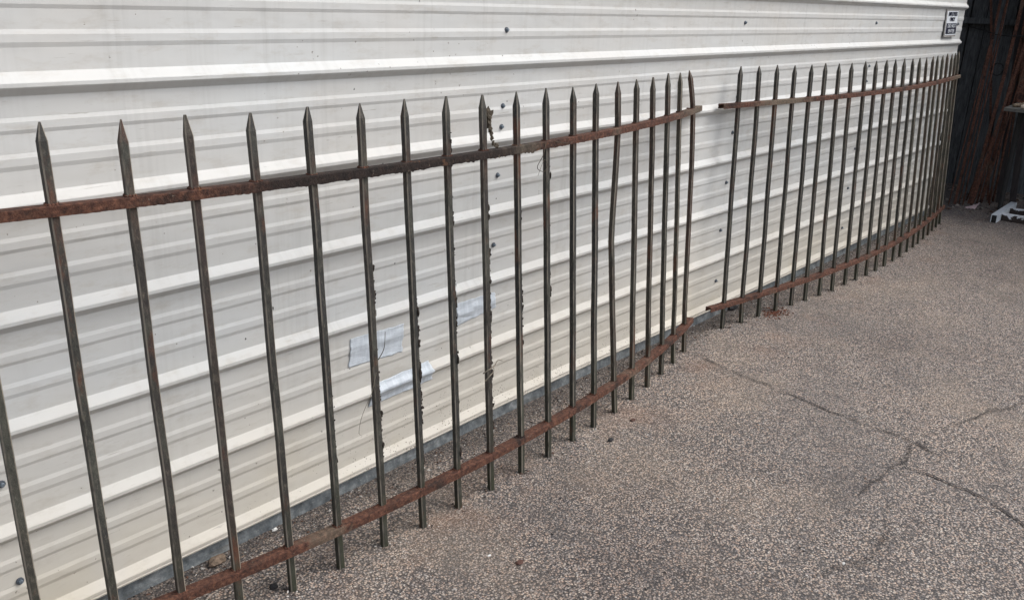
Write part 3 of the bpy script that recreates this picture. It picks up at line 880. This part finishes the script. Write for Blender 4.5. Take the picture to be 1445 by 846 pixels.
for i, ((bx, by), (tx, ty)) in enumerate(RODS):
    m = MB()
    A = Vector((bx, by, 0.0)); B = Vector((tx, ty, 2.4 + random.uniform(-.15, .25)))
    sag = Vector((random.uniform(-.01, .01), random.uniform(-.02, .02), 0))
    pts = [A.lerp(B, k / 8) + sag * math.sin(math.pi * k / 8) for k in range(9)]
    r = RAD[i]
    if i % 3 == 0:      # flat bar
        d = (B - A).normalized(); s1 = d.cross(Vector((1, 0, 0))).normalized(); s2 = d.cross(s1)
        rings = [[m.vert(p + s1 * a * r * 1.6 + s2 * b * r * .4) for a, b in ((-1, -1), (1, -1), (1, 1), (-1, 1))] for p in pts]
        for r0, r1 in zip(rings, rings[1:]):
            for k in range(4): m.face((r0[k], r0[(k + 1) % 4], r1[(k + 1) % 4], r1[k]))
        m.face(rings[0]); m.face(rings[-1])
        o = m.build('iron_rod', M['rod']); fix_normals(o)
    else:
        m.tube(pts, r, 8)
        o = m.build('iron_rod', M['rod'], smooth=True)
    kindw = 'flat rusty bar' if i % 3 == 0 else ('thick rusty pipe' if r >= .013 else 'thin rusty rod')
    tag(o, kindw + ' leaning on the dark shed, ' + ORD[ORDER.index(i)] + ' from the left at its foot', 'rod', 'rusty rods leaning against the shed')

def lean_board(name, A, B, w, th, mat, label, cat, holes=()):
    m = MB()
    A, B = Vector(A), Vector(B)
    d = (B - A).normalized()
    s1 = Vector((0, 1, 0)); s1 = (s1 - d * s1.dot(d)).normalized(); s2 = d.cross(s1)
    pts = [A.lerp(B, k / 6) for k in range(7)]
    rings = [[m.vert(p + s1 * a * w / 2 + s2 * b * th / 2) for a, b in ((-1, -1), (1, -1), (1, 1), (-1, 1))] for p in pts]
    for r0, r1 in zip(rings, rings[1:]):
        for k in range(4): m.face((r0[k], r0[(k + 1) % 4], r1[(k + 1) % 4], r1[k]))
    m.face(rings[0]); m.face(rings[-1])
    o = m.build(name, mat); fix_normals(o)
    return tag(o, label, cat)
lean_board('leaning_board', (10.30, -0.37, 0), (10.78, -0.06, 2.3), 0.060, 0.022, M['board'], 'grey brown board leaning among the scrap iron', 'board')
lean_board('leaning_board', (10.42, -0.47, 0), (10.80, -0.22, 2.2), 0.06, 0.02, M['board'], 'dark plank leaning right of the grey brown board', 'board')
lean_board('iron_plate', (10.35, -0.40, 0.95), (10.72, -0.22, 2.2), 0.16, 0.008, M['rod'], 'wide rusty iron plate leaning at the right picture edge', 'plate')
lean_board('corrugated_strip', (10.52, 0.02, 0), (10.88, 0.12, 2.3), 0.10, 0.01, M['plank'], 'dark bluish sheet strip standing behind the rods', 'sheet')
m = MB()
for k in range(24): pass
ring = [(10.45 + 0.01 * math.sin(k), -0.055 + 0.055 * math.cos(2 * math.pi * k / 22), 1.32 + 0.06 * math.sin(2 * math.pi * k / 22)) for k in range(23)]
m.tube(ring, 0.006, 6, cap=False)
tag(m.build('iron_ring', M['black'], smooth=True), 'black iron ring hanging among the rusty rods', 'ring')
m = MB()
m.tube([(10.7, 0.44, 1.72), (10.62, 0.30, 1.715), (10.55, 0.17, 1.69), (10.5, 0.03, 1.655), (10.5, -0.1, 1.65), (10.5, -0.26, 1.66)], 0.006, 6)
tag(m.build('tie_wire', M['black'], smooth=True), 'dark wire strung across the leaning rods', 'wire')

# table with odds and ends at the right edge
tb = tag(empty('work_table', (9.75, -0.72, 0)), 'dark table with grey top cut by the right picture edge', 'table')
m = MB()
top = [(9.27, -0.447), (9.95, -0.405), (10.05, -1.05), (9.2, -1.10)]
for z in (1.05, 1.022):
    for x, y in top: m.vert((x, y, z))
m.face((0, 1, 2, 3)); m.face((7, 6, 5, 4))
for k in range(4): m.face((k, (k + 1) % 4, 4 + (k + 1) % 4, 4 + k))
o = m.build('table_top', M['tabletop']); fix_normals(o); keep(o, tb)
for x, y in ((9.62, -0.52), (9.92, -0.47), (9.95, -0.98), (9.36, -0.98)):
    m = MB(); m.tube([(x, y, 0), (x, y, 1.022)], [0.018, 0.022], 8); keep(m.build('leg', M['black']), tb)
m = MB()
for k in range(9):
    u = k / 8
    m.blob((9.42 + 0.12 * u, -0.50 - 0.14 * u, 1.068 + 0.05 * u ** 2), 0.026 - 0.008 * abs(u - .5), (1, 1, .8), k, 0, 2, 0.4)
tag(m.build('driftwood_piece', M['bone'], smooth=True), 'curved tan driftwood piece lying on the table corner', 'driftwood')
m = MB(); m.blob((9.30, -0.60, 1.073), 0.026, (1, 1, .85), 3, 0, 3, 0.12)
tag(m.build('round_stone', M['pale'], smooth=True), 'pale round stone on the table edge', 'stone')

# white painted frame lying on the ground
fr = tag(empty('scrap_metalwork', (9.6, -0.65, 0)), 'white painted metal frame with peeling paint lying on the asphalt', 'frame')
def beam(name, A, B, w, h, th, mat):
    m = MB()
    A, B = Vector(A), Vector(B)
    d = (B - A).normalized(); s = Vector((-d.y, d.x, 0))
    n = 12
    rings = []
    for k in range(n + 1):
        p = A.lerp(B, k / n)
        rings.append([m.vert(p + s * a + Vector((0, 0, b))) for a, b in ((-w / 2, 0), (-w / 2, h), (w / 2, h), (w / 2, 0), (w / 2 - th, 0), (w / 2 - th, h - th), (-w / 2 + th, h - th), (-w / 2 + th, 0))])
    for r0, r1 in zip(rings, rings[1:]):
        for k in range(8): m.face((r0[k], r0[(k + 1) % 8], r1[(k + 1) % 8], r1[k]))
    for r in (rings[0], rings[-1]):
        m.face((r[0], r[1], r[6], r[7])); m.face((r[1], r[2], r[5], r[6])); m.face((r[2], r[3], r[4], r[5]))
    o = m.build(name, mat); fix_normals(o)
    return keep(o, fr)
beam('long_beam', (9.21, -0.575, 0.004), (10.02, -0.56, 0.004), 0.055, 0.074, 0.006, M['signwhite'])
m = MB(); m.box((9.224, -0.575, 0.036), (0.03, 0.040, 0.062)); keep(m.build('black_end', M['black']), fr)  # black block set into the hollow end of the beam
beam('cross_bar', (9.40, -0.602, 0.004), (9.46, -1.35, 0.004), 0.06, 0.064, 0.005, M['white'])
beam('cross_bar', (9.74, -0.596, 0.004), (9.80, -1.35, 0.004), 0.05, 0.064, 0.005, M['white'])

# crumpled pink paper
m = MB()
n = 12
idx = {}
for j in range(n + 1):
    for i in range(n + 1):
        u, v = i / n, j / n
        a = Vector((9.66, -0.20, 0)).lerp(Vector((9.66, -0.295, 0)), u); b = Vector((9.82, -0.235, 0)).lerp(Vector((9.80, -0.30, 0)), u)
        q = a.lerp(b, v)
        z = 0.006 + 0.05 * v * u + 0.022 * abs(noise.noise(Vector((u * 3, v * 3, 2)))) + 0.012 * noise.noise(Vector((u * 8, v * 8, 5)))
        idx[i, j] = m.vert((q.x + 0.02 * noise.noise(Vector((v * 4, u * 2, 7))), q.y, max(0.003, z)))
for j in range(n):
    for i in range(n): m.face((idx[i, j], idx[i + 1, j], idx[i + 1, j + 1], idx[i, j + 1]))
tag(m.build('paper_scrap', M['paper']), 'crumpled pink paper scrap on the asphalt before the rods', 'paper')

# ================================================================== small things on the asphalt
def bit(name, x, y, r, sc, mat, label, cat, seed, amp=0.6):
    m = MB(); m.blob((x, y, r * sc[2] * 0.75), r, sc, seed, 0, 2, amp)
    return tag(m.build(name, mat), label, cat)
bit('tan_rock', 1.341, -0.055, 0.024, (1.4, .8, .6), M['rock'], 'tan rock lying between the base flashing and fence', 'rock', 3)
bit('dark_clod', 5.08, -0.03, 0.035, (1.3, .7, .6), M['lump'], 'dark clod at the wall base below the far fence end', 'clod', 4)
bit('dark_clod', 1.395, -0.301, 0.014, (1, 1, .7), M['lump'], 'dark clod beside the foremost picket feet', 'clod', 5)
bit('dark_clod', 3.024, -0.503, 0.013, (1.3, .8, .6), M['lump'], 'dark clod lying right of the near fence feet', 'clod', 6)
bit('white_chip', 2.016, -0.69, 0.0055, (1.4, .8, .5), M['chalk'], 'white chip on the open asphalt before the near fence', 'chip', 7)
bit('white_chip', 2.855, -1.626, 0.006, (1.2, .8, .6), M['chalk'], 'white chip far out on the asphalt near the cracks', 'chip', 8)
bit('white_chip', 1.59, -0.03, 0.009, (1.2, .8, .7), M['chalk'], 'white chip between the wall and the near fence', 'chip', 9)
bit('dead_leaf', 2.06, -0.793, 0.014, (1.3, .8, .35), M['leaf'], 'dark brown leaf scrap on the open asphalt', 'leaf', 10)
bit('dead_leaf', 3.268, -0.461, 0.013, (1.2, .8, .35), M['leaf'], 'reddish leaf scrap near the bent picket foot', 'leaf', 11)

def grit(name, n, sampler, pal, rmin, rmax, label, seed):
    rnd = random.Random(seed)
    octa = [(1, 0, 0), (0, 1, 0), (-1, 0, 0), (0, -1, 0), (0, 0, 1), (0, 0, -0.4)]
    fo = [(0, 1, 4), (1, 2, 4), (2, 3, 4), (3, 0, 4), (1, 0, 5), (2, 1, 5), (3, 2, 5), (0, 3, 5)]
    V, F, Cc = [], [], []
    for i in range(n):
        x, y = sampler(rnd)
        r = rmin + (rmax - rmin) * rnd.random() ** 2.6
        a = rnd.random() * 6.28; ca, sa = math.cos(a), math.sin(a)
        sx, sy, sz = rnd.uniform(.7, 1.5), rnd.uniform(.5, 1), rnd.uniform(.4, .9)
        b = len(V)
        for px, py_, pz in octa:
            k = rnd.uniform(.75, 1.2)
            ux, uy = px * sx * r * k, py_ * sy * r * k
            V.append((x + ux * ca - uy * sa, y + ux * sa + uy * ca, r * sz * 0.35 + pz * r * sz * k))
        c = rnd.choice(pal); f_ = rnd.uniform(.7, 1.25)
        for f in fo:
            F.append(tuple(b + q for q in f)); Cc.append((c[0] * f_, c[1] * f_, c[2] * f_, 1))
    me = bpy.data.meshes.new(name)
    me.from_pydata(V, [], F)
    at = me.color_attributes.new('tint', 'FLOAT_COLOR', 'CORNER')
    flat = []
    for c in Cc: flat += list(c) * 3
    at.data.foreach_set('color', flat)
    me.materials.append(M['stones'])
    o = bpy.data.objects.new(name, me); COL.objects.link(o)
    return tag(o, label, 'gravel', kind='stuff')
PAL = [(0.10, 0.085, 0.075), (0.06, 0.05, 0.045), (0.20, 0.16, 0.13), (0.03, 0.028, 0.028), (0.26, 0.22, 0.19), (0.09, 0.05, 0.035), (0.14, 0.12, 0.11)]
FEET_ALL = [(p[1].x, p[1].y) for p in pk1 + pk2]
def s_wall(r):
    if r.random() < 0.22:  # grit gathered round picket feet, added to strengthen their contact shading
        fx, fy_ = r.choice(FEET_ALL); an = r.random() * 6.28; dd = 0.011 + abs(r.gauss(0, 0.016))
        return fx + dd * math.cos(an), fy_ + dd * math.sin(an)
    return r.uniform(0.2, 9.0), -0.012 - abs(r.gauss(0, 0.10))
grit('wall_grit', 9000, s_wall, PAL + [(0.5, 0.48, 0.45)], 0.0018, 0.0075, 'loose grit and leaf crumbs washed against the wall base, some added to shade the picket feet', 11)
def s_open(r):
    x = 0.6 + 8.9 * r.random() ** 1.4
    return x, -0.05 - r.random() ** 0.9 * (0.9 + 0.45 * x)
grit('scattered_grit', 5200, s_open, PAL + [(0.33, 0.27, 0.22), (0.30, 0.2, 0.14)], 0.0016, 0.0058, 'small loose stones scattered over the asphalt', 12)
def s_rust(r):
    a = r.random() * 6.28; d = abs(r.gauss(0, .055))
    return 5.215 + 1.5 * d * math.cos(a), -0.255 + 0.8 * d * math.sin(a)
grit('rust_flakes', 520, s_rust, [(0.11, 0.042, 0.025), (0.07, 0.03, 0.022), (0.17, 0.06, 0.03)], 0.003, 0.009, 'pile of rust flakes at a picket foot of the far fence', 13)
def s_shed(r):
    return r.uniform(9.5, 10.95), r.uniform(-1.6, 0.6)
grit('shed_litter', 900, s_shed, PAL + [(0.2, 0.19, 0.16)], 0.006, 0.028, 'leaf and rubble litter under the scrap pile', 14)
